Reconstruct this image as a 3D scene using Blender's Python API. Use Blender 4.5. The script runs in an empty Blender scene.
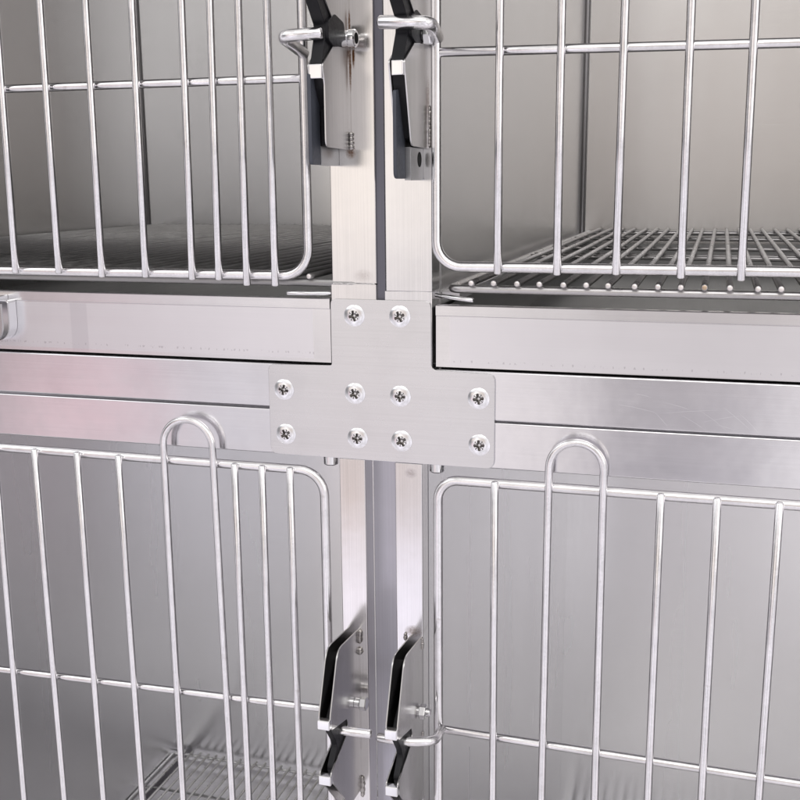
import bpy, bmesh, math, random
from mathutils import Vector, Matrix
random.seed(7)
S = 0.001                                   # everything below is written in millimetres
sc = bpy.context.scene
C = sc.collection
PI = math.pi

# ------------------------------------------------------------------ materials
def nt(name):
    m = bpy.data.materials.new(name); m.use_nodes = True
    t = m.node_tree; b = t.nodes['Principled BSDF']
    return m, t, b
def N(t, kind, **kw):
    n = t.nodes.new(kind)
    for k, v in kw.items():
        if k in n.inputs.keys() if hasattr(n.inputs, 'keys') else False: n.inputs[k].default_value = v
        else: setattr(n, k, v)
    return n
def math_(t, op, a, b=None, c=None, clamp=False):
    n = t.nodes.new('ShaderNodeMath'); n.operation = op; n.use_clamp = clamp
    for i, v in enumerate((a, b, c)):
        if v is None: continue
        if isinstance(v, (int, float)): n.inputs[i].default_value = v
        else: t.links.new(v, n.inputs[i])
    return n.outputs[0]
def mixc(t, f, a, b, blend='MIX'):
    n = t.nodes.new('ShaderNodeMix'); n.data_type = 'RGBA'; n.blend_type = blend
    for s, v in ((n.inputs[0], f), (n.inputs[6], a), (n.inputs[7], b)):
        if isinstance(v, (int, float)): s.default_value = v
        elif isinstance(v, tuple): s.default_value = (*v[:3], 1)
        else: t.links.new(v, s)
    return n.outputs[2]
def noise(t, vec, scale, detail=4, rough=.5):
    n = t.nodes.new('ShaderNodeTexNoise'); n.inputs['Scale'].default_value = scale
    n.inputs['Detail'].default_value = detail; n.inputs['Roughness'].default_value = rough
    t.links.new(vec, n.inputs['Vector']); return n.outputs['Fac']
def ramp(t, f, a, b, lo=0., hi=1.):
    n = t.nodes.new('ShaderNodeMapRange'); n.clamp = True
    n.inputs[1].default_value = a; n.inputs[2].default_value = b
    n.inputs[3].default_value = lo; n.inputs[4].default_value = hi
    t.links.new(f, n.inputs[0]); return n.outputs[0]
def mapped(t, scale):
    tc = t.nodes.new('ShaderNodeTexCoord'); mp = t.nodes.new('ShaderNodeMapping')
    mp.inputs['Scale'].default_value = scale
    t.links.new(tc.outputs['Object'], mp.inputs['Vector']); return mp.outputs[0], tc.outputs['Object']
def spot(t, obj, cx, cz, rx, rz, soft=1.0):
    """elliptic mask (0..1) round a point given in mm on a front face"""
    sp = t.nodes.new('ShaderNodeSeparateXYZ'); t.links.new(obj, sp.inputs[0])
    dx = math_(t, 'MULTIPLY', math_(t, 'SUBTRACT', sp.outputs[0], cx*S), 1/(rx*S))
    dz = math_(t, 'MULTIPLY', math_(t, 'SUBTRACT', sp.outputs[2], cz*S), 1/(rz*S))
    d = math_(t, 'SQRT', math_(t, 'ADD', math_(t, 'MULTIPLY', dx, dx), math_(t, 'MULTIPLY', dz, dz)))
    return ramp(t, d, 1.0, 1.0-soft, 0, 1)
def boxmask(t, obj, x0, x1, z0, z1, soft=.4):
    sp = t.nodes.new('ShaderNodeSeparateXYZ'); t.links.new(obj, sp.inputs[0])
    a = ramp(t, sp.outputs[0], (x0-soft)*S, (x0+soft)*S); b = ramp(t, sp.outputs[0], (x1+soft)*S, (x1-soft)*S)
    c = ramp(t, sp.outputs[2], (z0-soft)*S, (z0+soft)*S); d = ramp(t, sp.outputs[2], (z1+soft)*S, (z1-soft)*S)
    return math_(t, 'MULTIPLY', math_(t, 'MULTIPLY', a, b), math_(t, 'MULTIPLY', c, d))

def steel(name, col=(.60, .59, .61), rough=.24, brush='x', aniso=.5, grain=.05, blotch=.06, bump=.02, extra=None, cloud=1.0, spk=.012):
    """brushed sheet steel; brush = the direction the grain runs in"""
    m, t, b = nt(name)
    st = {'x': (6, 400, 900), 'z': (900, 400, 6), 'y': (900, 6, 900)}[brush]
    v, o = mapped(t, st)
    g = noise(t, v, 1.0, 5, .6)
    st2 = {'x': (4, 40, 60), 'z': (60, 40, 4), 'y': (60, 4, 60)}[brush]
    if name.endswith('panel_steel'): st2 = (14, 14, 1.6)
    v2, _ = mapped(t, st2)
    g2 = noise(t, v2, 1.0, 3)
    cl = noise(t, o, 9*cloud, 4, .6)
    sm = noise(t, o, 55, 5, .65)
    val = math_(t, 'ADD', ramp(t, g, .3, .7, 1-grain, 1+grain), ramp(t, cl, .3, .7, -blotch, blotch))
    val = math_(t, 'ADD', val, ramp(t, g2, .3, .7, -grain*.5, grain*.5))
    mc = t.nodes.new('ShaderNodeVectorMath'); mc.operation = 'SCALE'; mc.inputs[0].default_value = col
    t.links.new(val, mc.inputs['Scale'])
    base = mc.outputs[0]
    r = math_(t, 'ADD', ramp(t, g2, .3, .7, rough*.92, rough*1.08), ramp(t, sm, .4, .8, 0, spk))
    if extra: base, r = extra(t, o, base, r)
    t.links.new(base, b.inputs['Base Color']); t.links.new(r, b.inputs['Roughness'])
    b.inputs['Metallic'].default_value = 1
    b.inputs['Anisotropic'].default_value = aniso
    b.inputs['Anisotropic Rotation'].default_value = .25
    tg = t.nodes.new('ShaderNodeTangent'); tg.direction_type = 'UV_MAP'; tg.uv_map = 'grain'
    t.links.new(tg.outputs[0], b.inputs['Tangent'])
    bp = t.nodes.new('ShaderNodeBump'); bp.inputs['Strength'].default_value = bump*4; bp.inputs['Distance'].default_value = .0004
    h = math_(t, 'ADD', math_(t, 'MULTIPLY', g, .35), math_(t, 'MULTIPLY', cl, 8.0))
    t.links.new(h, bp.inputs['Height']); t.links.new(bp.outputs[0], b.inputs['Normal'])
    return m

def rust_extra(spots, seams=()):
    def f(t, o, base, r):
        n1 = noise(t, o, 500, 4, .7)
        for cx, cz, rx, rz, k in spots:
            s = math_(t, 'MULTIPLY', spot(t, o, cx, cz, rx, rz, 1.0), ramp(t, n1, .3, .6, .3, 1.6), clamp=True)
            s = math_(t, 'MULTIPLY', s, k, clamp=True)
            base = mixc(t, s, base, (.16, .07, .025))
            r = math_(t, 'ADD', r, math_(t, 'MULTIPLY', s, .4))
        for x0, x1, z0, z1, k, c in seams:
            s = math_(t, 'MULTIPLY', boxmask(t, o, x0, x1, z0, z1, .25), k)
            base = mixc(t, s, base, c)
        return base, r
    return f
def smudge_extra(t, o, base, r):
    n1 = noise(t, o, 22, 3, .5); n2 = noise(t, o, 60, 2, .5)
    s = ramp(t, n1, .52, .75, 0, .14)
    base = mixc(t, s, base, (.42, .41, .42))
    r = math_(t, 'ADD', r, ramp(t, n2, .5, .8, 0, .03))
    return base, r
def film_extra(x0, x1, z0, z1, sx):
    """protective film left on the tray's face: paler, with a row of pricks along its lower edge"""
    def f(t, o, base, r):
        k = boxmask(t, o, x0, x1, z0, z1, .5)
        base = mixc(t, math_(t, 'MULTIPLY', k, .55), base, (.75, .74, .775))
        r = math_(t, 'ADD', r, math_(t, 'MULTIPLY', k, .12))
        p = boxmask(t, o, sx, sx+17, z0-5, z1, .7)
        base = mixc(t, math_(t, 'MULTIPLY', p, .45), base, (.58, .57, .60))
        row = boxmask(t, o, x0-8, x1+4, z0+3.6, z0+5.4, .5)
        v, _ = mapped(t, (420, 1, 160)); nn = noise(t, v, 1.0, 1)
        d = math_(t, 'MULTIPLY', row, ramp(t, nn, .58, .64, 0, .4))
        base = mixc(t, d, base, (.3, .28, .30))
        return base, r
    return f

M_post = steel('post_steel', (.73, .71, .70), .18, 'z', .6,
               extra=rust_extra([(-285.5, 120, 1.1, 12, 1.5), (-285.4, 88, 1.3, 22, 1.4), (-282.6, 96, 1.6, 11, 1.3), (-287.0, 97, 1.2, 9, 1.0),
                                 (-286, 22, 5, 6, .9), (-277, -76, 9, 6, .14)],
                                [(-285.8, -285.2, 20, 300, .45, (.35, .30, .27)), (-285.8, -285.3, -500, -382, .35, (.3, .28, .27))]))
M_post2 = steel('right_post_steel', (.73, .72, .725), .18, 'z', .6,
                extra=rust_extra([(-238, -240, 6, 5, .35), (-236, -381, 9, 6, .5), (-222, 60, 1.5, 22, .5)]))
M_beam = steel('beam_steel', (.70, .69, .71), .17, 'x', .75, grain=.02, extra=smudge_extra)
M_plate = steel('plate_steel', (.65, .645, .655), .26, 'x', .6, grain=.03, blotch=.03, bump=.008, extra=smudge_extra)
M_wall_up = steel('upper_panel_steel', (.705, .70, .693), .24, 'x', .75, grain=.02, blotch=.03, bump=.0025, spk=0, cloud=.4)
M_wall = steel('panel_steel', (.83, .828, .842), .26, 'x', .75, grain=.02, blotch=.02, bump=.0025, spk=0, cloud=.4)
M_corner = steel('corner_line_steel', (.62, .61, .62), .5, 'z', .2)
M_pan = steel('tray_pan_steel', (.36, .36, .36), .45, 'y', .2)
M_gap = steel('dark_gap_strip', (.17, .17, .20), .45, 'z', .3)
M_fill = steel('filler_strip_steel', (.50, .495, .545), .38, 'z', .3)
M_dark = steel('floor_panel_steel', (.78, .77, .79), .35, 'x', .4)
M_trayL = steel('tray_steel_filmed', (.70, .69, .70), .20, 'x', .6, grain=.02, extra=film_extra(-2000, -323, -146.4, -105, -556))
M_trayR = steel('tray_steel_filmed_right', (.70, .69, .695), .20, 'x', .6, grain=.02, extra=film_extra(-205, 2000, -148.4, -108, -2500))
M_latch = steel('latch_steel', (.56, .55, .55), .22, 'z', .4)
M_bright = steel('bright_steel', (.82, .82, .83), .16, 'z', .2, grain=.02, blotch=.03)
M_screw = steel('screw_steel', (.93, .93, .95), .22, 'x', 0, grain=.01, blotch=.02, bump=.004)

def rod_mat(name, col=(.88, .87, .885), rough=.2):
    m, t, b = nt(name)
    _, o = mapped(t, (1, 1, 1))
    a = noise(t, o, 60, 4, .6); c = noise(t, o, 700, 3, .6)
    v = math_(t, 'ADD', ramp(t, a, .3, .7, .90, 1.06), ramp(t, c, .35, .7, -.04, .04))
    mc = t.nodes.new('ShaderNodeVectorMath'); mc.operation = 'SCALE'; mc.inputs[0].default_value = col
    t.links.new(v, mc.inputs['Scale'])
    n2 = noise(t, o, 40, 5, .7)
    tarn = ramp(t, n2, .66, .74, 0, .30)
    base = mixc(t, tarn, mc.outputs[0], (.36, .31, .27))
    t.links.new(base, b.inputs['Base Color'])
    t.links.new(ramp(t, a, .3, .7, rough*.8, rough*1.35), b.inputs['Roughness'])
    b.inputs['Metallic'].default_value = 1
    bp = t.nodes.new('ShaderNodeBump'); bp.inputs['Strength'].default_value = .05; bp.inputs['Distance'].default_value = .0003
    t.links.new(c, bp.inputs['Height']); t.links.new(bp.outputs[0], b.inputs['Normal'])
    return m
M_rod = rod_mat('door_wire_steel')
M_grate = rod_mat('grate_wire_steel', (.50, .49, .49), .3)
M_grate_pale = rod_mat('pale_grate_wire_steel', (.80, .80, .79), .3)
M_grate_dark = rod_mat('dark_grate_wire_steel', (.36, .355, .355), .42)
M_weld = rod_mat('weld_steel', (.42, .40, .39), .3)
M_end = rod_mat('cut_wire_end', (.80, .76, .74), .45)
M_rustend = rod_mat('rusty_wire_end', (.58, .45, .33), .5)

def plastic(name, col, rough):
    m, t, b = nt(name)
    _, o = mapped(t, (1, 1, 1)); n = noise(t, o, 300, 4, .6); n2 = noise(t, o, 45, 3)
    base = mixc(t, ramp(t, n2, .4, .75, 0, .35), col, tuple(min(1, c*1.7+.01) for c in col))
    t.links.new(base, b.inputs['Base Color'])
    t.links.new(ramp(t, n, .3, .7, rough*.85, rough*1.2), b.inputs['Roughness'])
    b.inputs['Specular IOR Level'].default_value = .22
    return m
M_black = plastic('black_plastic', (.008, .008, .010), .42)
M_slate = plastic('slate_plastic', (.055, .06, .075), .42)
M_hole = plastic('dark_hole', (.01, .01, .01), .8)
M_ground, t_, b_ = nt('epoxy_floor')
_, o_ = mapped(t_, (1, 1, 1)); n_ = noise(t_, o_, 3, 5)
t_.links.new(mixc(t_, n_, (.74, .71, .75), (.80, .78, .83)), b_.inputs['Base Color']); b_.inputs['Roughness'].default_value = .45

# ------------------------------------------------------------------ mesh helpers
BR = {'x': (0, 2, 1), 'z': (2, 0, 1), 'y': (1, 0, 2)}
def obj(name, bm, mat, parent=None, smooth=None, brush='z'):
    uv = bm.loops.layers.uv.new('grain')
    k = {'x': Vector((1, .01, .02)), 'z': Vector((.02, .01, 1)), 'y': Vector((.01, 1, .02))}[brush]
    for f in bm.faces:
        n = f.normal if f.normal.length > .5 else Vector((0, -1, 0))
        w = n.cross(k)
        for l in f.loops:
            l[uv].uv = (l.vert.co.dot(k)/S*.01, l.vert.co.dot(w)/S*.01)
    me = bpy.data.meshes.new(name); bm.to_mesh(me); bm.free()
    mats = mat if isinstance(mat, (list, tuple)) else [mat]
    for m in mats: me.materials.append(m)
    o = bpy.data.objects.new(name, me); C.objects.link(o)
    if parent is not None: o.parent = parent
    if smooth is not None:
        for p in me.polygons: p.use_smooth = True
        me.set_sharp_from_angle(angle=math.radians(smooth))
        if smooth in (30, 40) and name != 'screw':
            wn = o.modifiers.new('even_normals', 'WEIGHTED_NORMAL'); wn.keep_sharp = True; wn.weight = 100
    return o
def NB(): return bmesh.new()
def box(bm, x0, x1, y0, y1, z0, z1, bev=0, seg=2):
    vs = [bm.verts.new(Vector((x, y, z))*S) for x in (x0, x1) for y in (y0, y1) for z in (z0, z1)]
    fs = [bm.faces.new([vs[i] for i in q]) for q in ((0,1,3,2),(4,6,7,5),(0,4,5,1),(2,3,7,6),(0,2,6,4),(1,5,7,3))]
    bmesh.ops.recalc_face_normals(bm, faces=fs)
    if bev:
        es = list({e for f in fs for e in f.edges})
        bmesh.ops.bevel(bm, geom=es, offset=bev*S, segments=seg, affect='EDGES', profile=.5)
    return bm
def tube(bm, pts, r, n=14, cap=True, mi=0, capmi=None):
    P = [Vector(p) for p in pts]; rings = []
    T = []
    for i in range(len(P)):
        a = P[max(i-1, 0)]; b = P[min(i+1, len(P)-1)]; T.append((b-a).normalized())
    up = Vector((0, -1, 0)) if abs(T[0].y) < .9 else Vector((0, 0, 1))
    u = (up - T[0]*up.dot(T[0])).normalized()
    def ring(c, u, t, rr):
        w = t.cross(u); return [bm.verts.new((c+(u*math.cos(2*PI*k/n)+w*math.sin(2*PI*k/n))*rr)*S) for k in range(n)]
    prof = []
    if cap: prof.append((P[0]-T[0]*0, 0, .70))
    for i in range(len(P)): prof.append((P[i], i, 1.))
    if cap:
        prof[1] = (P[0]+T[0]*r*.3, 0, 1.); prof[-1] = (P[-1]-T[-1]*r*.3, len(P)-1, 1.)
        prof.append((P[-1], len(P)-1, .70))
    prev = None; pt = T[0]; first = None
    for c, i, k in prof:
        t = T[i]
        ax = pt.cross(t)
        if ax.length > 1e-6: u = Matrix.Rotation(pt.angle(t), 3, ax.normalized()) @ u
        u = (u - t*u.dot(t)).normalized(); pt = t
        rg = ring(c, u, t, r*k)
        if prev:
            for j in range(n):
                f = bm.faces.new((prev[j], prev[(j+1) % n], rg[(j+1) % n], rg[j])); f.material_index = mi
        else: first = rg
        prev = rg
    cm = mi if capmi is None else capmi
    f = bm.faces.new(first[::-1]); f.material_index = cm
    f = bm.faces.new(prev); f.material_index = mi
    return bm
def arc(c, r, a0, a1, n=8, plane='xz', k=None):
    o = []
    for i in range(n+1):
        a = a0+(a1-a0)*i/n; ca, sa = math.cos(a)*r, math.sin(a)*r
        if plane == 'xz': o.append((c[0]+ca, c[1], c[2]+sa))
        elif plane == 'xy': o.append((c[0]+ca, c[1]+sa, c[2]))
        else: o.append((c[0], c[1]+ca, c[2]+sa))
    return o
def rounded(pts, rad, n=6):
    """round the corners of a closed 2-D outline; rad a number or one per corner"""
    out = []; m = len(pts)
    for i in range(m):
        p = Vector(pts[i]); a = Vector(pts[i-1]); b = Vector(pts[(i+1) % m])
        r = rad[i] if isinstance(rad, (list, tuple)) else rad
        if r <= 0: out.append(tuple(p)); continue
        da = (a-p).normalized(); db = (b-p).normalized(); ang = da.angle(db)
        d = min(r/math.tan(ang/2), (a-p).length*.48, (b-p).length*.48)
        s, e = p+da*d, p+db*d
        for k in range(n+1):
            u = k/n; out.append(tuple((1-u)**2*s + 2*u*(1-u)*p + u*u*e))
    return out
def filletpath(pts, rad, n=6):
    out = [Vector(pts[0])]
    for i in range(1, len(pts)-1):
        p = Vector(pts[i]); a = Vector(pts[i-1]); b = Vector(pts[i+1])
        da = (a-p).normalized(); db = (b-p).normalized()
        d = min(rad, (a-p).length*.48, (b-p).length*.48)
        s, e = p+da*d, p+db*d
        for k in range(n+1):
            u = k/n; out.append((1-u)**2*s + 2*u*(1-u)*p + u*u*e)
    out.append(Vector(pts[-1])); return out
def prism(bm, outline, axis, a, b, bev=0, holes=()):
    """outline in the plane across `axis` ('x': (y,z), 'y': (x,z)), from a to b"""
    def P(q, h): return Vector((h, q[0], q[1]) if axis == 'x' else (q[0], h, q[1]))*S
    f = bm.faces.new([bm.verts.new(P(q, a)) for q in outline])
    g = bmesh.ops.extrude_face_region(bm, geom=[f])
    vs = [v for v in g['geom'] if isinstance(v, bmesh.types.BMVert)]
    d = Vector((b-a, 0, 0) if axis == 'x' else (0, b-a, 0))*S
    bmesh.ops.translate(bm, vec=d, verts=vs)
    fs = list(bm.faces); bmesh.ops.recalc_face_normals(bm, faces=fs)
    if bev:
        es = [e for e in bm.edges if len(e.link_faces) == 2 and all(len(x.verts) == 4 for x in e.link_faces) is False]
        bmesh.ops.bevel(bm, geom=es, offset=bev*S, segments=2, affect='EDGES', profile=.5)
    return bm
def cyl(bm, c, r, x0, x1, axis='x', n=24, bev=.5):
    prof = [(x0, r-bev), (x0+bev, r), (x1-bev, r), (x1, r-bev)]
    rings = []
    for h, rr in prof:
        rg = []
        for k in range(n):
            a = 2*PI*k/n; p, q = math.cos(a)*rr, math.sin(a)*rr
            v = (h, c[0]+p, c[1]+q) if axis == 'x' else ((c[0]+p, c[1]+q, h) if axis == 'z' else (c[0]+p, h, c[1]+q))
            rg.append(bm.verts.new(Vector(v)*S))
        rings.append(rg)
    fs = []
    for A, B in zip(rings, rings[1:]):
        for k in range(n): fs.append(bm.faces.new((A[k], A[(k+1) % n], B[(k+1) % n], B[k])))
    fs += [bm.faces.new(rings[0][::-1]), bm.faces.new(rings[-1])]
    bmesh.ops.recalc_face_normals(bm, faces=fs); return bm
def thing(name, loc, label, cat, group=None):
    o = bpy.data.objects.new(name, None); C.objects.link(o); o.location = Vector(loc)*S
    o.empty_display_size = .02
    o['label'] = label; o['category'] = cat
    if group: o['group'] = group
    bpy.context.view_layer.update()
    return o
def put(o, parent):
    """parent without moving (all meshes are written in world millimetres)"""
    o.parent = parent
    o.matrix_parent_inverse = Matrix.Translation(parent_loc(parent)).inverted()
def parent_loc(p): return p.location.copy() if p.type == 'EMPTY' else Vector((0, 0, 0))
def part(name, bm, mat, parent, smooth=40, brush='z'):
    o = obj(name, bm, mat, None, smooth, brush); put(o, parent) if parent.type == 'EMPTY' else setattr(o, 'parent', parent); return o
def weld(bm, c, sx, sy, sz, n=5):
    for i in range(n):
        f = (i/(n-1)-.5)*2 if n > 1 else 0
        g = bmesh.ops.create_icosphere(bm, subdivisions=2, radius=1)
        rr = random.uniform(.75, 1.1)
        for v in g['verts']:
            q = v.co.copy(); q *= 1+random.uniform(-.12, .12)
            v.co = Vector((c[0]+q.x*sx*rr+random.uniform(-.2, .2), c[1]+q.y*sy, c[2]+f*sz+q.z*max(sx, sz*1.7/max(1, n-1))*rr))*S

Z_GROUND = -1330.
DEPTH = 940.

# ------------------------------------------------------------------ setting
bm = NB(); box(bm, -2200, 1800, -900, 1500, Z_GROUND-20, Z_GROUND)
g = obj('floor', bm, M_ground); g['kind'] = 'structure'; g['label'] = 'pale smooth floor'

# ------------------------------------------------------------------ screws
def screw_mesh():
    bm = NB(); R = 8.9; prof = []
    rs = [.35, .7, 1.05, 1.4, 1.75, 2.1, 2.45, 2.8, 3.15, 3.5, 3.85, 4.2, 4.6, 5.2, 6.0, 6.8, 7.6, 8.4, 8.9]
    n = 72
    def h(r, a):
        top = 1.5*(1-(r/R)**3.2) + .35
        x, y = r*math.cos(a), r*math.sin(a)
        w = 1.15*(1-.10*r)
        cross = max(min(1, (w-abs(x))/.35), min(1, (w-abs(y))/.35))
        cross = max(0, cross)*max(0, min(1, (4.5-r)/.6))
        d = cross*2.2*(1-.12*r)
        # stamped ticks between the arms
        if r > 1.2 and r < 4.2:
            k = abs(abs(x)-abs(y)); d = max(d, .55*max(0, 1-k/.5))
        return top-d
    c = bm.verts.new((0, -h(0, 0)*S, 0)); prev = None
    for r in rs:
        rg = [bm.verts.new((r*math.cos(2*PI*k/n)*S, -h(r, 2*PI*k/n)*S, r*math.sin(2*PI*k/n)*S)) for k in range(n)]
        for k in range(n):
            if prev: bm.faces.new((prev[k], prev[(k+1) % n], rg[(k+1) % n], rg[k])).material_index = 0
            else: bm.faces.new((c, rg[(k+1) % n], rg[k]))
        prev = rg
    rg = [bm.verts.new((R*math.cos(2*PI*k/n)*S, .2*S, R*math.sin(2*PI*k/n)*S)) for k in range(n)]
    for k in range(n): bm.faces.new((prev[k], prev[(k+1) % n], rg[(k+1) % n], rg[k]))
    bmesh.ops.recalc_face_normals(bm, faces=list(bm.faces))
    if sum(f.normal.y for f in bm.faces) > 0: bmesh.ops.reverse_faces(bm, faces=list(bm.faces))
    for f in bm.faces:
        cc = f.calc_center_median(); r = math.hypot(cc.x, cc.z)/S
        x, y = abs(cc.x)/S, abs(cc.z)/S
        if r < 4.5 and (min(x, y) < 1.15 or abs(x-y) < .45 or math.sin(x*37+y*19) > .55): f.material_index = 1
    return bm
M_recess = steel('screw_recess_steel', (.22, .21, .20), .22, 'x', 0, grain=.3, blotch=.2, bump=.05)

def pv(o, loc, rot=0):
    o.location = Vector(loc)*S; o.rotation_euler = (0, rot, 0)

plate = thing('joining_plate', (-264, -1, -191), 'flat steel plate shaped like an upside down T with ten cross-head screws, joining the cages', 'plate')
out = rounded([(-305.5, -95.2), (-219.5, -95.2), (-219.5, -151.2), (-166.8, -152.6), (-166.8, -230.9), (-363.2, -230.4), (-363.2, -152.2), (-305.5, -151)],
              [5, 6, 5, 7, 7, 7, 6, 2])
bm = NB(); prism(bm, out, 'y', 0-.2, -2.2, bev=.45)
part('plate_sheet', bm, M_plate, plate, 30, 'x')
spts = [(-284.7, -108.7), (-245.7, -108.3), (-349.0, -173.6), (-285.2, -173.9), (-245.8, -174.3), (-180.0, -173.0), (-348.4, -212.4), (-283.6, -212.1), (-245.0, -212.2), (-179.2, -211.5)]
scr = None
for i, (x, z) in enumerate(spts):
    if scr is None: o = scr = obj('screw', screw_mesh(), [M_screw, M_recess], None, 35, 'x')
    else: o = scr.copy(); C.objects.link(o)
    o.parent = plate
    o.location = (Vector((x, -2.3, z))*S) - plate.location
    o.rotation_euler = (0, random.uniform(-.6, .6), 0)

# ------------------------------------------------------------------ cages
def cage_box(root, x0, x1, z0, z1, floor_z, t=1.2):
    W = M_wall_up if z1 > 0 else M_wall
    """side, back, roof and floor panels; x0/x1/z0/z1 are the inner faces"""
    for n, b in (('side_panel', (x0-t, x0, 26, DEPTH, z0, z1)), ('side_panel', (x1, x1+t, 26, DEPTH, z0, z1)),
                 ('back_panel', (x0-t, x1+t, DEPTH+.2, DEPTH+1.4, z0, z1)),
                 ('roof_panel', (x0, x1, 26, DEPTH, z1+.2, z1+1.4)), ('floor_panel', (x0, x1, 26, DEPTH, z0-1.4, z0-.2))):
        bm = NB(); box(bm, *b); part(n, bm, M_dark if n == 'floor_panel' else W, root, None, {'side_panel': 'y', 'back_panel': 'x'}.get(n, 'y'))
def beam(root, x0, x1, z0, z1, y1=25, mat=None, name='beam'):
    bm = NB(); box(bm, x0, x1, 0, y1, z0, z1, 1.3, 3); return part(name, bm, mat or M_beam, root, 40, 'x')
def postbox(root, x0, x1, y1, z0, z1, mat, name='post'):
    bm = NB(); box(bm, x0, x1, 0, y1, z0, z1, .9, 3); return part(name, bm, mat, root, 40, 'z')

UP_TOP = 790.
def filler(root, x0, x1, y, z0, z1):
    bm = NB(); box(bm, x0, x1, y, y+1.2, z0, z1); part('filler_strip', bm, M_gap if y < 5 else M_fill, root, None, 'z')
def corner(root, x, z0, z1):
    bm = NB(); tube(bm, [(x, DEPTH-4, z0), (x, DEPTH-4, z1)], 3.8, 12); part('corner_line', bm, M_corner, root, 60)  # darker tube added along the rear corner to draw its line
LO_BOT = -1150.
ul = thing('steel_cage', (-640, 0, -152), 'top left stainless cage, its wire door closed above the tray with the ring handle', 'cage', 'stacked stainless cages')
ur = thing('steel_cage', (150, 0, -152), 'top right stainless cage, its open wire floor showing round cut ends', 'cage', 'stacked stainless cages')
ll = thing('steel_cage', (-640, 0, Z_GROUND), 'bottom left stainless cage with a tall hoop of wire rising from its door', 'cage', 'stacked stainless cages')
lr = thing('steel_cage', (150, 0, Z_GROUND), 'bottom right stainless cage with bright pale walls and a hooped wire in its door', 'cage', 'stacked stainless cages')
# upper left
cage_box(ul, -1012, -267.4, -151, UP_TOP, -151)
beam(ul, -1013, -266.2, -189.4, -151.8)
bm = NB(); box(bm, -304.2, -266, 0, 24.7, -82.4, UP_TOP+2, .7, 3); box(bm, -305.3, -266.2, -.12, 24.6, -151.6, -82.9, .6, 2)
part('post', bm, M_post, ul, 40, 'z')
bm = NB(); pts = [(-303.5+i*1.9, -.1+random.uniform(-.15, .15), -82.6+random.uniform(-.35, .35)) for i in range(20)]
tube(bm, pts, .45, 6); part('weld_seam', bm, M_post, ul)
beam(ul, -1013, -305, UP_TOP-36, UP_TOP, name='top_beam')
postbox(ul, -1050, -1013.5, 25, -189, UP_TOP, M_post)
# upper right
cage_box(ur, -218.6, 527, -151, UP_TOP, -151)
beam(ur, -257.8, 528, -191.2, -151.0)
bm = NB(); box(bm, -257.8, -219.2, 0, 24.7, -88, UP_TOP+2, .5, 3); box(bm, -258.9, -219.4, -.1, 24.6, -150.8, -88.05, .2, 1)
part('post', bm, M_post2, ur, 40, 'z')
beam(ur, -218.5, 528, UP_TOP-36, UP_TOP, name='top_beam')
postbox(ur, 528.5, 565, 25, -191, UP_TOP, M_post2)
filler(ul, -265.9, -259.1, 2.5, -150, UP_TOP)  # dark slate strip, set forward to hide the post's side in the gap
# lower left
cage_box(ll, -1012, -279.4, LO_BOT, -232, LO_BOT)
beam(ll, -1013, -266.4, -230.7, -191.4)
postbox(ll, -301.4, -278.2, 21, LO_BOT-40, -230.9, M_post)
postbox(ll, -1050, -1013.5, 25, LO_BOT-40, -191.4, M_post)
beam(ll, -1013, -301.6, LO_BOT-38, LO_BOT-2, name='bottom_beam')
filler(ll, -277.8, -252.2, 21.5, LO_BOT-38, -232)
# lower right
cage_box(lr, -229.6, 527, LO_BOT, -232, LO_BOT)
beam(lr, -257.6, 528, -231.2, -192.6)
postbox(lr, -251.8, -228.0, 18, LO_BOT-40, -231.4, M_post2)
postbox(lr, 528.5, 565, 25, LO_BOT-40, -192, M_post2)
beam(lr, -227.8, 528, LO_BOT-38, LO_BOT-2, name='bottom_beam')
for root, xs in ((ll, (-1030, -290)), (lr, (-240, 545))):
    for x in xs:
        for y in (14, 900):
            bm = NB(); cyl(bm, (x, y), 16, Z_GROUND, LO_BOT-(40 if y < 100 else 1), 'z'); part('foot', bm, M_black, root)
for root, x in ((ll, -312), (lr, -217.5)):      # door pins poking out under the beam
    bm = NB(); cyl(bm, (x, 9), 6.4, -239.5, -229.5, 'z', 28, 1.0); part('door_pin', bm, M_bright, root, 40)
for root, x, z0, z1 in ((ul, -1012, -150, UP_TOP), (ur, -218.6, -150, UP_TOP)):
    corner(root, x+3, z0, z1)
for root, a, b in ((ul, (-343, -4, -91.0), (-306, 3, -91.0)), (ur, (-218, 6, -90.5), (-184, -6, -93.5))):
    bm = NB(); tube(bm, [a, ((a[0]+b[0])/2, (a[1]+b[1])/2, (a[2]+b[2])/2-.3), b], 2.3, 12)
    for v in bm.verts: v.co.z = (v.co.z/S-(a[2]+b[2])/2)*.8*S+(a[2]+b[2])/2*S
    part('grate_support', bm, M_bright, root, 50)
    # the rails the grate and tray sit on
for root, xs, zs in ((ul, ((-1012, -996), (-283, -267.5)), ((-97,-89), (-151, -150.2))), (ur, ((-218.4, -203), (511, 526.8)), ((-97,-90.5), (-151, -150.2))),
                     (ll, ((-1012, -996), (-295, -279.6)), ((-1139, -1135),)), (lr, ((-229.4, -214), (511, 526.8)), ((-1139, -1135),))):
    for x0, x1 in xs:
        for i, (z0, z1) in enumerate(zs):
            bm = NB(); box(bm, x0, x1, 28, DEPTH-2, z0, z1, .3, 1); part('rail', bm, M_dark, root, None, 'y')

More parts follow.
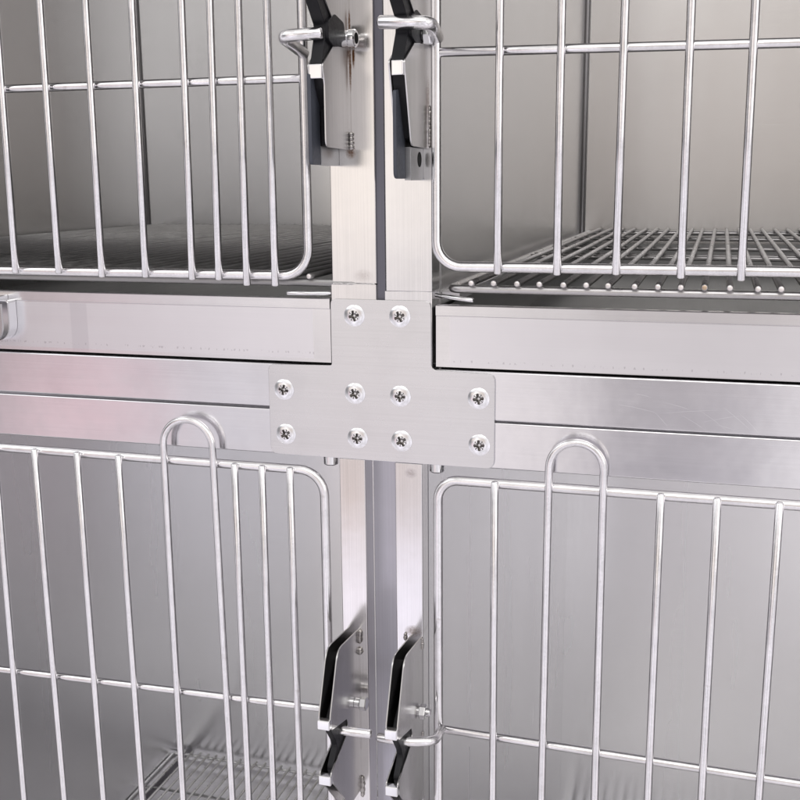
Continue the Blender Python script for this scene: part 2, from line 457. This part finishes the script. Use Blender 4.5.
# ------------------------------------------------------------------ doors
def door(root, frame, fr, bars, cross, hook=None, cat=None, tab=None, bar_r=3.15, y=-3.4, yb=-10.2):
    """frame = (x0,x1,z0,z1); the frame wire is the door, the bars and crossbars its pieces"""
    x0, x1, z0, z1, R = frame
    pts = []
    cs = [(x1-R, z1-R, 0), (x0+R, z1-R, PI/2), (x0+R, z0+R, PI), (x1-R, z0+R, 1.5*PI)]
    for cx, cz, a in cs: pts += arc((cx, y, cz), R, a, a+PI/2, 8)
    # closed loop
    bm = NB(); n = 16; rings = []
    for i, p in enumerate(pts):
        a = Vector(pts[i-1]); b = Vector(pts[(i+1) % len(pts)]); tt = (b-a).normalized(); u = Vector((0, -1, 0)); w = tt.cross(u)
        rings.append([bm.verts.new((Vector(p)+(u*math.cos(2*PI*k/n)+w*math.sin(2*PI*k/n))*fr)*S) for k in range(n)])
    for A, B in zip(rings, rings[1:]+rings[:1]):
        for k in range(n): bm.faces.new((A[k], A[(k+1) % n], B[(k+1) % n], B[k]))
    bmesh.ops.recalc_face_normals(bm, faces=list(bm.faces))
    d = part('door', bm, M_rod, root, 60)
    for (xa, za, xb, zb) in bars:
        bm = NB(); seg = 7
        P = [(xa+(xb-xa)*i/seg+(random.uniform(-.12, .12) if 0 < i < seg else 0), yb, za+(zb-za)*i/seg) for i in range(seg+1)]
        tube(bm, P, bar_r, 14)
        for zc in (z1, z0):       # small spot welds where the bar crosses the frame wire
            if min(za, zb) < zc < max(za, zb):
                xx = xa+(xb-xa)*(zc-za)/(zb-za)
                for s in (-1, 1): weld(bm, (xx+s*2.4, y-2.6, zc), 1.0, 1.2, .6, 2)
        part('bar', bm, M_rod, d, 50)
    for (xa, za, xb, zb) in cross:
        bm = NB(); P = [(xa+(xb-xa)*i/6, y, za+(zb-za)*i/6+(random.uniform(-.15, .15) if 0 < i < 6 else 0)) for i in range(7)]
        tube(bm, P, fr*.86, 14); weld(bm, P[-1], 2.0, 2.2, .8, 3); weld(bm, P[0], 2.0, 2.2, .8, 3)
        part('crossbar', bm, M_rod, d, 50)
    if hook:
        (xa, xb, ztop, zbot, xa2, xb2) = hook
        rr = (xb-xa)/2; cx = (xa+xb)/2
        P = [(xa2, yb, zbot), ((xa2+xa)/2, yb, (zbot+ztop)/2)] + [(p[0], yb, p[2]) for p in arc((cx, yb, ztop-rr), rr, PI, 0, 18)] + [((xb2+xb)/2, yb, (zbot+ztop)/2), (xb2, yb, zbot)]
        bm = NB(); tube(bm, P, bar_r*1.02, 14); part('hoop', bm, M_rod, d, 50)
    if tab:
        bm = NB(); tube(bm, filletpath(tab[0], tab[1], 8), tab[2], 18)
        weld(bm, tab[0][0], 2.6, 2.6, 1.0, 3)
        part('latch_arm', bm, M_rod, d, 50)
    return d
ZT = UP_TOP-44; ZB = LO_BOT+12
def ext(x, z0, x2, z1, zt):   # extend a bar measured between z0 and z1 to zt
    return (x2, z1, x+(x-x2)*(zt-z0)/(z0-z1), zt)
ulb = [(-597.5, 128, -600.3, -77.5), (-554.7, 150, -556.0, -77), (-510.7, 148, -513, -79.5), (-467.6, 145.7, -470.5, -79), (-422.2, 143.3, -426.3, -80.2),
       (-396.7, 142, -401.6, -80), (-373.1, 140.7, -376.1, -84), (-349.5, 139.4, -350.6, -84)]
bars = [(x2, z1-1, x+(x-x2)*.9, ZT+4) for x, z0, x2, z1 in ulb] + [(-645-45.4*i, -79, -643-45.4*i, ZT+4) for i in range(8)]
door(ul, (-1002, -323.4, -76.6, ZT, 22), 4.0, bars, [(-1000, 81, -325, 80), (-1000, 420, -325, 420)],
     tab=([(-322.5, -3, 98.5), (-321.5, -52, 106), (-289, -50, 107)], 9, 4.6))
urb = [(-164.2, 129.6, -163.9, -71.2), (-119.1, 127.2, -117.9, -71.2), (-72.8, 124.8, -73.6, -70.2), (-28.7, 122.4, -26.4, -72), (14.6, 120.1, 16.1, -73)]
bars = [(x2, z1-1, x+(x-x2)*.9, ZT+4) for x, z0, x2, z1 in urb] + [(61+45.4*i, -72, 60+45.4*i, ZT+4) for i in range(10)]
door(ur, (-214.6, 517, -67.4, ZT, 20), 4.1, bars, [(514, 84, -212.5, 95.2), (514, 420, -212.5, 420)],
     tab=([(-213.5, -3, 106), (-206.5, -50, 110.6), (-246, -50, 112.6)], 11, 4.9))
llb = [(-639.2, -292.5, -640.9, -606), (-596, -239.5, -591.6, -598), (-551.2, -240, -547.6, -590), (-508.5, -240, -504.3, -583), (-394.4, -240.5, -393.2, -564), (-368.5, -240.5, -368.7, -560), (-342.6, -240, -341.7, -555)]
bars = [(x, -239.6, x+(x2-x)*(ZB-z0)/(z1-z0)*.6, ZB) for x, z0, x2, z1 in llb] + [(-686-45.4*i, -239, -686-45.4*i, ZB) for i in range(7)]
door(ll, (-1002, -314.0, ZB+3, -242.6, 22), 4.0, bars, [(-1000, -476, -317, -463.4), (-1000, -760, -317, -760)],
     hook=(-462.3, -414.6, -203.0, ZB, -461.5, -404), tab=([(-314, -3, -462), (-309, -26, -460), (-296, -50, -455.5), (-259, -50, -454.5)], 10, 3.9))
lrb = [(-164.5, -240, -163.1, -524), (-33.9, -240, -33.8, -502), (7.9, -240, 8.4, -494.5), (52.8, -240, 50.9, -487)]
bars = [(x, -239.0, x+(x2-x)*(ZB-z0)/(z1-z0)*.6, ZB) for x, z0, x2, z1 in lrb] + [(98+45.4*i, -240, 98+45.4*i, ZB) for i in range(9)]
door(lr, (-213.4, 517, ZB+3, -242.4, 17), 4.1, bars, [(514, -476, -211, -467), (514, -760, -211, -760)],
     hook=(-120.9, -78.0, -202.5, ZB, -123, -75), tab=([(-210, -3, -467), (-206.5, -44, -456), (-224, -51, -456), (-254, -51, -456)], 14, 3.9))

# ------------------------------------------------------------------ latches
def latch(root, xl, xr, zc, upper, matp, tip=-77, low=-31, strapx=(0, 0), lowl=None):
    """two welded side plates with a notch in the middle, a black jaw between them, straps across the front, a bolt through"""
    def sh(pts): return [(y, zc+dz) for y, dz in pts]
    if upper:
        prof = [(.4, 80), (-7, 81), (-50, 86), (tip-3, 38), (tip, 28), (-34, 9), (-9, 10), (-9, -9), (-33, -10), (tip, -26), (tip+4, -40), (low, -85), (.4, -86)]
        jaw = [(-12, 80), (-44, 84), (tip-6, 34), (tip-8, 22), (-46, 3), (-47, -5), (tip+2, -25), (tip+7, -42), (low+5, -80), (-12, -82)]
        straps = ((34, 44), (-36, -25.5)); sy = (tip-1.6, tip+4)
    else:
        prof = [(.4, 68), (-7, 69), (-54, 73), (-75, 22), (-73, 10), (-36, 1), (-33, -5), (-38, -11), (-34, -12), (tip, -28), (-71, -40), (low, -84), (.4, -86)]
        jaw = [(-14, 52), (-30, 50), (-66, 20), (-73, 11), (-60, -6), (-57, -13), (-69, -27), (-62, -42), (-26, -76), (-14, -78)]
        straps = ((12, 20.5), (-38, -29.5)); sy = (-78.5, -72)
    rads = [0, 3, 14, 10, 3, 3, 3, 3, 3, 3, 10, 6, 0]
    bm = NB()
    for x in (xl, xr):
        if x == xl and lowl is not None: prof[-2] = (lowl, -85)
        b2 = NB(); prism(b2, rounded(sh(prof), rads, 5), 'x', x-1.0, x+.2, .2)
        me = bpy.data.meshes.new('t'); b2.to_mesh(me); b2.free(); bm.from_mesh(me); bpy.data.meshes.remove(me)
    L = part('latch', bm, matp, root, 30, 'z')
    bm = NB(); prism(bm, rounded(sh(jaw), [2, 6, 8, 5, 4, 4, 5, 8, 5, 2], 4), 'x', xl+(.6 if upper else 3.2), xr-1.3, .5)
    part('jaw', bm, M_black, L, 30)
    hub = rounded(sh([(-9.3, 9), (-30, 13), (-46, 6), (-46, -7), (-33, -11), (-9.3, -8)]) if upper else sh([(-18, 13), (-38, 15), (-47, 4), (-46, -8), (-36, -19), (-18, -15)]), 5, 5)
    bm = NB(); prism(bm, hub, 'x', xl+.7, xr+(1.0 if upper else -1.2), .5 if upper else .3); part('pivot_hub', bm, M_black, L, 40)
    bm = NB(); box(bm, xl+.4, xr-1.2, -15, -12, zc-70, zc+50, .4, 1); part('backing', bm, M_black, L, 40)
    for dz0, dz1 in straps:
        bm = NB(); box(bm, xl-.8+strapx[0], xr+.2+strapx[1], sy[0], sy[1], zc+dz0, zc+dz1, .9, 3)
        part('strap', bm, M_bright, L, 40)
    return L
M_latch2 = steel('upper_latch_steel', (.66, .655, .65), .30, 'z', .4)
M_tab = steel('latch_tab_steel', (.47, .48, .49), .32, 'x', .3)
Lul = latch(ul, -298.4, -287.2, 110, True, M_latch2, -57, -29, (1.2, -.6), -53)
Lur = latch(ur, -234.6, -223.0, 110, True, M_latch2, -61, -44, (2.6, -1.0))
Lll = latch(ll, -296.0, -286.2, -453, False, M_latch)
Llr = latch(lr, -238.2, -228.6, -453, False, M_latch)
# slate levers and steel tabs at the lower ends of the two upper latches
bm = NB(); prism(bm, rounded([(-59, 12), (-59, 78), (-40.5, 78), (-40.5, 12)], [4, 2, 1, 0], 4), 'x', -299.2, -296.2, .5); part('lever', bm, M_slate, Lul, 40)
bm = NB(); box(bm, -296.0, -289.5, -40, -10, 26.3, 84, .3, 1); part('insert', bm, M_black, Lul, 40)
bm = NB(); prism(bm, rounded([(-.3, 11.5), (-40.2, 11.5), (-40.2, 26), (-.3, 26)], [4, 0, 0, 0], 4), 'x', -299, -296.0, .3); part('tab', bm, M_tab, Lul, 40, 'y')
bm = NB(); prism(bm, rounded([(-59, 1), (-59, 64), (-36.5, 67), (-36.5, 1)], [6, 3, 1, 0], 4), 'x', -233, -230.2, .6); box(bm, -230.1, -229.5, -50, -36.6, 59, 61.5, .2, 1)
part('lever', bm, M_slate, Lur, 40)
bm = NB(); box(bm, -234.6, -231.2, -36.2, -10, 1.5, 66, .6, 2); part('insert', bm, M_black, Lur, 40)
bm = NB(); prism(bm, rounded([(-.3, -.2), (-36, -.2), (-36, 24.4), (-.3, 24.4)], [5, 0, 0, 0], 4), 'x', -230.9, -226.0, .3)
fpr = part('tab', bm, M_tab, Lur, 40, 'y')
bm = NB(); cyl(bm, (-11.5, 15.5), 5.8, -226.1, -225.85, 'x', 28, .05); part('hole', bm, M_hole, fpr)
# bolts
def bolt(L, xr, zc, kind):
    y = -14
    if kind == 'sleeve':
        bm = NB(); cyl(bm, (y, zc), 6.0, xr+.2, xr+6.0, 'x', 28, .5); cyl(bm, (y, zc), 6.8, xr+6.1, xr+12.0, 'x', 28, .9)
        o = part('bolt', bm, M_bright, L, 40)
        bm = NB(); cyl(bm, (y, zc), 4.2, xr+11.7, xr+12.3, 'x', 24, .1); part('bolt_bore', bm, M_hole, L, 40)
    else:
        a, b, h = {'nut': (1.2, 5.5, 6.6), 'head': (5.0, 6.0, 6.2), 'cap': (1.5, 6, 7.2)}[kind]
        bm = NB(); cyl(bm, (y, zc), 4.6, xr+.2, xr+a, 'x', 28, .3)
        b0 = xr+a+.1; cyl(bm, (y, zc), h, b0, b0+b, 'x', 6, .8)
        if kind == 'nut': cyl(bm, (y, zc), 3.8, b0+b+.1, b0+b+4, 'x', 20, .5)
        part('bolt', bm, M_bright, L, 30)
bolt(Lul, -287.2, 107, 'sleeve'); bolt(Lur, -223, 106.5, 'cap'); bolt(Lll, -286.2, -447.5, 'head'); bolt(Llr, -228.6, -447.5, 'nut')
# weld blobs where the latch plates meet the posts
def welds(L, lst):
    bm = NB()
    for c, a, b, d, n in lst: weld(bm, c, a, b, d, n)
    part('weld', bm, M_weld, L, 60)
welds(Lul, [((-285.3, -1, 31), 2.6, 1.4, 5, 4)])
welds(Lur, [((-220.6, -1, 42), 1.2, 1.4, 12, 8), ((-220.6, -1, 30), 1.4, 1.6, 4, 4)])
welds(Lll, [((-285.2, -1, -391), 2.2, 1.6, 2.5, 2), ((-285.2, -1, -405), 2.4, 1.8, 1, 2), ((-285.2, -1, -537), 2.2, 1.6, 7, 4)])
welds(Llr, [((-228.4, -1, -391), 1.5, 1.4, 4, 5), ((-243.6, -1, -386), 1.6, 1.6, 1.5, 2), ((-228.4, -1, -476), 1.2, 1.2, 1, 2)])

# ------------------------------------------------------------------ grates
def grate(root_loc, x0, x1, y0, y1, zr, zw, wires, cross, label, rr=3.4, wr=2.6, rusty=(), gm=None):
    t = thing('floor_grate', root_loc, label, 'grate', 'wire floors lying in the cages')
    P = []
    R = 10
    bm = NB(); n = 14; pts = []
    for cx, cy, a in ((x1-R, y1-R, 0), (x0+R, y1-R, PI/2), (x0+R, y0+R, PI), (x1-R, y0+R, 1.5*PI)): pts += arc((cx, cy, zr), R, a, a+PI/2, 6, 'xy')
    rings = []
    for i, p in enumerate(pts):
        a = Vector(pts[i-1]); b = Vector(pts[(i+1) % len(pts)]); tt = (b-a).normalized(); u = Vector((0, 0, 1)); w = tt.cross(u)
        rings.append([bm.verts.new((Vector(p)+(u*math.cos(2*PI*k/n)+w*math.sin(2*PI*k/n))*rr)*S) for k in range(n)])
    for A, B in zip(rings, rings[1:]+rings[:1]):
        for k in range(n): bm.faces.new((A[k], A[(k+1) % n], B[(k+1) % n], B[k]))
    bmesh.ops.recalc_face_normals(bm, faces=list(bm.faces))
    gm = gm or M_grate
    part('rim', bm, gm, t, 60)
    for yc in cross:
        bm = NB(); tube(bm, [(x0, yc, zr+.3), (x1, yc, zr+.3)], rr*.8, 10); part('cross_wire', bm, gm, t, 50)
    for i, x in enumerate(wires):
        bm = NB(); dx = random.uniform(-.5, .5); ya = y0-7+random.uniform(-.8, .8)
        tube(bm, [(x+random.uniform(-.5, .5), ya, zw+random.uniform(-.2, .2)), (x+dx, (y0+y1)/2, zw+random.uniform(-.4, .4)), (x+random.uniform(-1, 1), y1+5, zw)], wr, 10, capmi=1)
        part('wire', bm, [gm, M_rustend if i in rusty else M_end], t, 50)
wi = [-186.3, -168.4, -149.9, -132.8, -113.6, -96.6, -79.6, -60.4, -42.5, -26.6, -8.8, 9, 28.1, 44.9] + [62.6+17.8*i for i in range(25)]
grate((150, 450, -90), -205, 513, 2.5, 925, -85.4, -80.0, wi, (371, 398, 530, 745), 'open wire floor with a row of round cut ends, above the tray without a handle', rusty=(10,))
wi = [-323-17.4*i for i in range(39)]
grate((-640, 450, -88), -1001, -277, 3, 925, -82.4, -77.0, wi, (250, 420, 590, 760), 'dark close wire floor lying above the tray with the ring handle', rusty=(3,), gm=M_grate_dark)
wi = [-300-17.6*i for i in range(40)]
grate((-640, 450, -1135), -1008, -286, 30, 925, -1131.5, -1126.5, wi, (250, 500, 700, 800), 'wire floor at the very bottom left, seen behind the barred door', rr=3.0, wr=2.5, gm=M_grate_pale)
wi = [-206+17.6*i for i in range(41)]
grate((150, 450, -1135), -222, 522, 30, 925, -1131.5, -1126.5, wi, (250, 500, 700, 800), 'wire floor at the bottom right, its rear edge just showing beside the latch', rr=3.0, wr=2.5, gm=M_grate_pale)

# ------------------------------------------------------------------ trays
def tray(loc, x0, x1, z0, z1, mat, label):
    t = thing('drip_tray', loc, label, 'tray', 'pull-out trays')
    bm = NB()   # front with a folded hem along its top
    prof = [(4.0, z0), (2.2, z0+.9), (2.2, z1-9.2), (1.2, z1-8.6), (1.2, z1-.8), (2.2, z1), (7, z1), (7, z1-1), (4.2, z1-1.4), (4.2, z0+1), (5, z0)]
    prism(bm, prof, 'x', x0, x1, 0)
    part('front_face', bm, mat, t, 30, 'x')
    bm = NB(); box(bm, x0+2, x1-2, 5.2, DEPTH-15, z0+1, z0+2); part('pan', bm, M_pan, t, None, 'y')
    for a in (x0+1, x1-2): 
        bm = NB(); box(bm, a, a+1, 5.2, DEPTH-15, z0+2.1, z1-4); part('side_wall', bm, M_pan, t, None, 'y')
    bm = NB(); box(bm, x0+2, x1-2, DEPTH-14.8, DEPTH-13.8, z0+2.1, z1-4); part('rear_wall', bm, M_pan, t, None, 'x')
    return t
tl = tray((-650, 450, -149.4), -994, -307.4, -150.4, -95.2, M_trayL, 'shallow steel tray with a folding ring handle on its scuffed front')
tr = tray((150, 450, -149.9), -216.6, 511, -149.9, -98.4, M_trayR, 'shallow steel tray with a plain filmed front beside the joining plate')
# folding ring handle on the left tray
cx = -641
outer = rounded([(cx-25, -105), (cx+25, -105), (cx+25, -141.5), (cx-25, -141.5)], [0, 0, 19, 19], 10)
inner = rounded([(cx-14.5, -115), (cx+14.5, -115), (cx+14.5, -130.5), (cx-14.5, -130.5)], [2, 2, 9, 9], 10)
bm = NB()
def loopstrip(bm, A, B, y0, y1):
    n = len(A); assert len(A) == len(B)
    q = [[bm.verts.new(Vector((p[0], y, p[1]))*S) for p in L] for L, y in ((A, y0), (A, y1), (B, y1), (B, y0))]
    for i in range(4):
        X, Y = q[i], q[(i+1) % 4]
        for k in range(n): bm.faces.new((X[k], X[(k+1) % n], Y[(k+1) % n], Y[k]))
    bmesh.ops.recalc_face_normals(bm, faces=list(bm.faces))
def resample(P, n):
    P = [Vector(p) for p in P]; L = [(P[(i+1) % len(P)]-P[i]).length for i in range(len(P))]; T = sum(L); o = []
    for k in range(n):
        s = T*k/n; i = 0
        while s > L[i] and i < len(L)-1: s -= L[i]; i += 1
        o.append(tuple(P[i].lerp(P[(i+1) % len(P)], s/max(L[i], 1e-9))))
    return o
loopstrip(bm, resample(outer, 72), resample(inner, 72), -15, -12.5)
hd = part('handle', bm, M_latch, tl, 40, 'x')
bm = NB(); outer2 = rounded([(cx-29, -103), (cx+29, -103), (cx+29, -141), (cx-29, -141)], [0, 0, 20, 20], 10)
inner2 = rounded([(cx-27.6, -104), (cx+27.6, -104), (cx+27.6, -139.5), (cx-27.6, -139.5)], [0, 0, 18, 18], 10)
loopstrip(bm, resample(outer2, 72), resample(inner2, 72), -9, 1.9); part('handle_rim', bm, M_bright, hd, 40, 'x')
bm = NB(); box(bm, cx-27, cx+22, -16, 1.0, -105.5, -99.0, .9, 3); part('handle_hinge', bm, M_bright, hd, 40, 'x')

# scratches on the upper right beam
bm = NB(); random.seed(4)
for (xa, za, xb, zb) in ((-72, -172, -38, -178), (-38, -178, 5, -173), (-35, -169, -12, -175), (-42, -177, -30, -190), (-22, -178, -2, -190), (-8, -174, 14, -190), (8, -170, 30, -188), (20, -174, 36, -190), (-6, -183, 24, -176), (-58, -163, -44, -166), (2, -184, 18, -188)):
    d = Vector((xb-xa, 0, zb-za)); nrm = Vector((-d.z, 0, d.x)).normalized()*.06; k = 5; prev = None
    for i in range(k+1):
        f = i/k; p = Vector((xa, -.06, za))+d*f+nrm*8*math.sin(PI*f); w = nrm*(math.sin(PI*f)*.9+.15)
        v = [bm.verts.new((p+w)*S), bm.verts.new((p-w)*S)]
        if prev: bm.faces.new((prev[0], prev[1], v[1], v[0]))
        prev = v
part('scratches', bm, M_screw, ur, None, 'z')

# ------------------------------------------------------------------ light
w = bpy.data.worlds.new('World'); sc.world = w; w.use_nodes = True
t = w.node_tree; bg = t.nodes['Background']
tc = t.nodes.new('ShaderNodeTexCoord'); sp = t.nodes.new('ShaderNodeSeparateXYZ'); t.links.new(tc.outputs['Generated'], sp.inputs[0])
dr = tc.outputs['Generated']
n1 = noise(t, dr, 4.2, 3, .5)
c = mixc(t, ramp(t, sp.outputs[2], -.4, .6), (.90, .86, .95), (.99, .97, .95))
c = mixc(t, ramp(t, n1, .44, .56, 0, .8), c, (.54, .52, .51))
c = mixc(t, ramp(t, n1, .42, .32, 0, .8), c, (1.35, 1.33, 1.33))
def patch(c, d, a0, a1, k, col):
    """a soft coloured or dark spot painted into the world for the steel to reflect, at direction d"""
    v = t.nodes.new('ShaderNodeVectorMath'); v.operation = 'DOT_PRODUCT'; t.links.new(dr, v.inputs[0]); v.inputs[1].default_value = Vector(d).normalized()
    return mixc(t, math_(t, 'MULTIPLY', ramp(t, v.outputs['Value'], math.cos(math.radians(a1)), math.cos(math.radians(a0)), 0, 1), k), c, col)
c = patch(c, (.04, -.99, .10), 3, 16, .85, (.56, .47, .41))
c = patch(c, (-.80, -.58, .04), 5, 30, .96, (.16, .155, .16))
c = patch(c, (-.60, -.80, .12), 2, 8, .8, (1.25, 1.05, .93))
c = patch(c, (-.40, -.90, .12), 2, 8, .5, (.60, .58, .57))
c = patch(c, (-.545, -.81, -.20), 1, 6.5, .75, (1.12, .74, .79))
c = patch(c, (-.42, -.88, -.20), 1, 4, .6, (.70, .68, .72))
c = patch(c, (-.31, -.95, .05), 3, 12, .85, (1.30, 1.20, 1.11))
c = patch(c, (-.31, -.905, -.285), 2, 5, .9, (.84, .68, .62))
c = patch(c, (-.29, -.87, -.39), 2, 6, .9, (1.5, 1.43, 1.6))
c = patch(c, (-.04, -.97, -.25), 2, 8, .9, (.36, .34, .37))
c = patch(c, (.12, -.96, -.22), 1, 5, .7, (1.2, 1.15, 1.15))
c = patch(c, (-.17, -.955, -.235), 1, 5, .8, (1.3, 1.2, 1.15))
t.links.new(c, bg.inputs['Color']); bg.inputs['Strength'].default_value = 1.0

def area(name, loc, target, sx, sy, power, col):
    l = bpy.data.lights.new(name, 'AREA'); l.shape = 'RECTANGLE'; l.size = sx; l.size_y = sy; l.energy = power; l.color = col
    o = bpy.data.objects.new(name, l); C.objects.link(o); o.location = loc
    o.rotation_euler = (Vector(target)-Vector(loc)).to_track_quat('-Z', 'Y').to_euler(); return o
area('added_lamp', (.3, -1.9, 1.7), (-.3, 0, -.2), 2.0, 1.0, 16, (1, .985, .97))  # added lamp out of view, puts highlights along the rods
area('added_lamp', (-2.2, -1.6, 1.5), (-.4, 0, -.1), 1.4, 1.6, 7, (.93, .95, 1))  # second added lamp, weaker and cooler, from the left
area('added_lamp', (1.7, -1.2, .6), (-.2, 0, -.3), .9, 1.4, 6, (1, .93, .86))  # added warm lamp at the right, no such fitting is known

# ------------------------------------------------------------------ camera
yaw, pitch, roll, f = -0.291092126, -0.203947889, -0.00855562396, 1062.78443
cy, sy, cp, sp_ = math.cos(yaw), math.sin(yaw), math.cos(pitch), math.sin(pitch)
fw = Vector((sy*cp, cy*cp, sp_)); r = Vector((cy, -sy, 0)); u = r.cross(fw)
r2 = r*math.cos(roll)+u*math.sin(roll); u2 = -r*math.sin(roll)+u*math.cos(roll)
cam = bpy.data.cameras.new('camera'); co = bpy.data.objects.new('camera', cam); C.objects.link(co)
m = Matrix((r2, u2, -fw)).transposed().to_4x4(); m.translation = Vector((0, -.8239453, 0)); co.matrix_world = m
cam.sensor_width = 36; cam.lens = 36*f/800; cam.clip_start = .02; cam.clip_end = 100
sc.camera = co
sc.view_settings.view_transform = 'Standard'; sc.view_settings.look = 'None'
sc.view_settings.exposure = .16; sc.view_settings.gamma = 1
sc.cycles.max_bounces = 10; sc.cycles.glossy_bounces = 8; sc.cycles.use_denoising = True
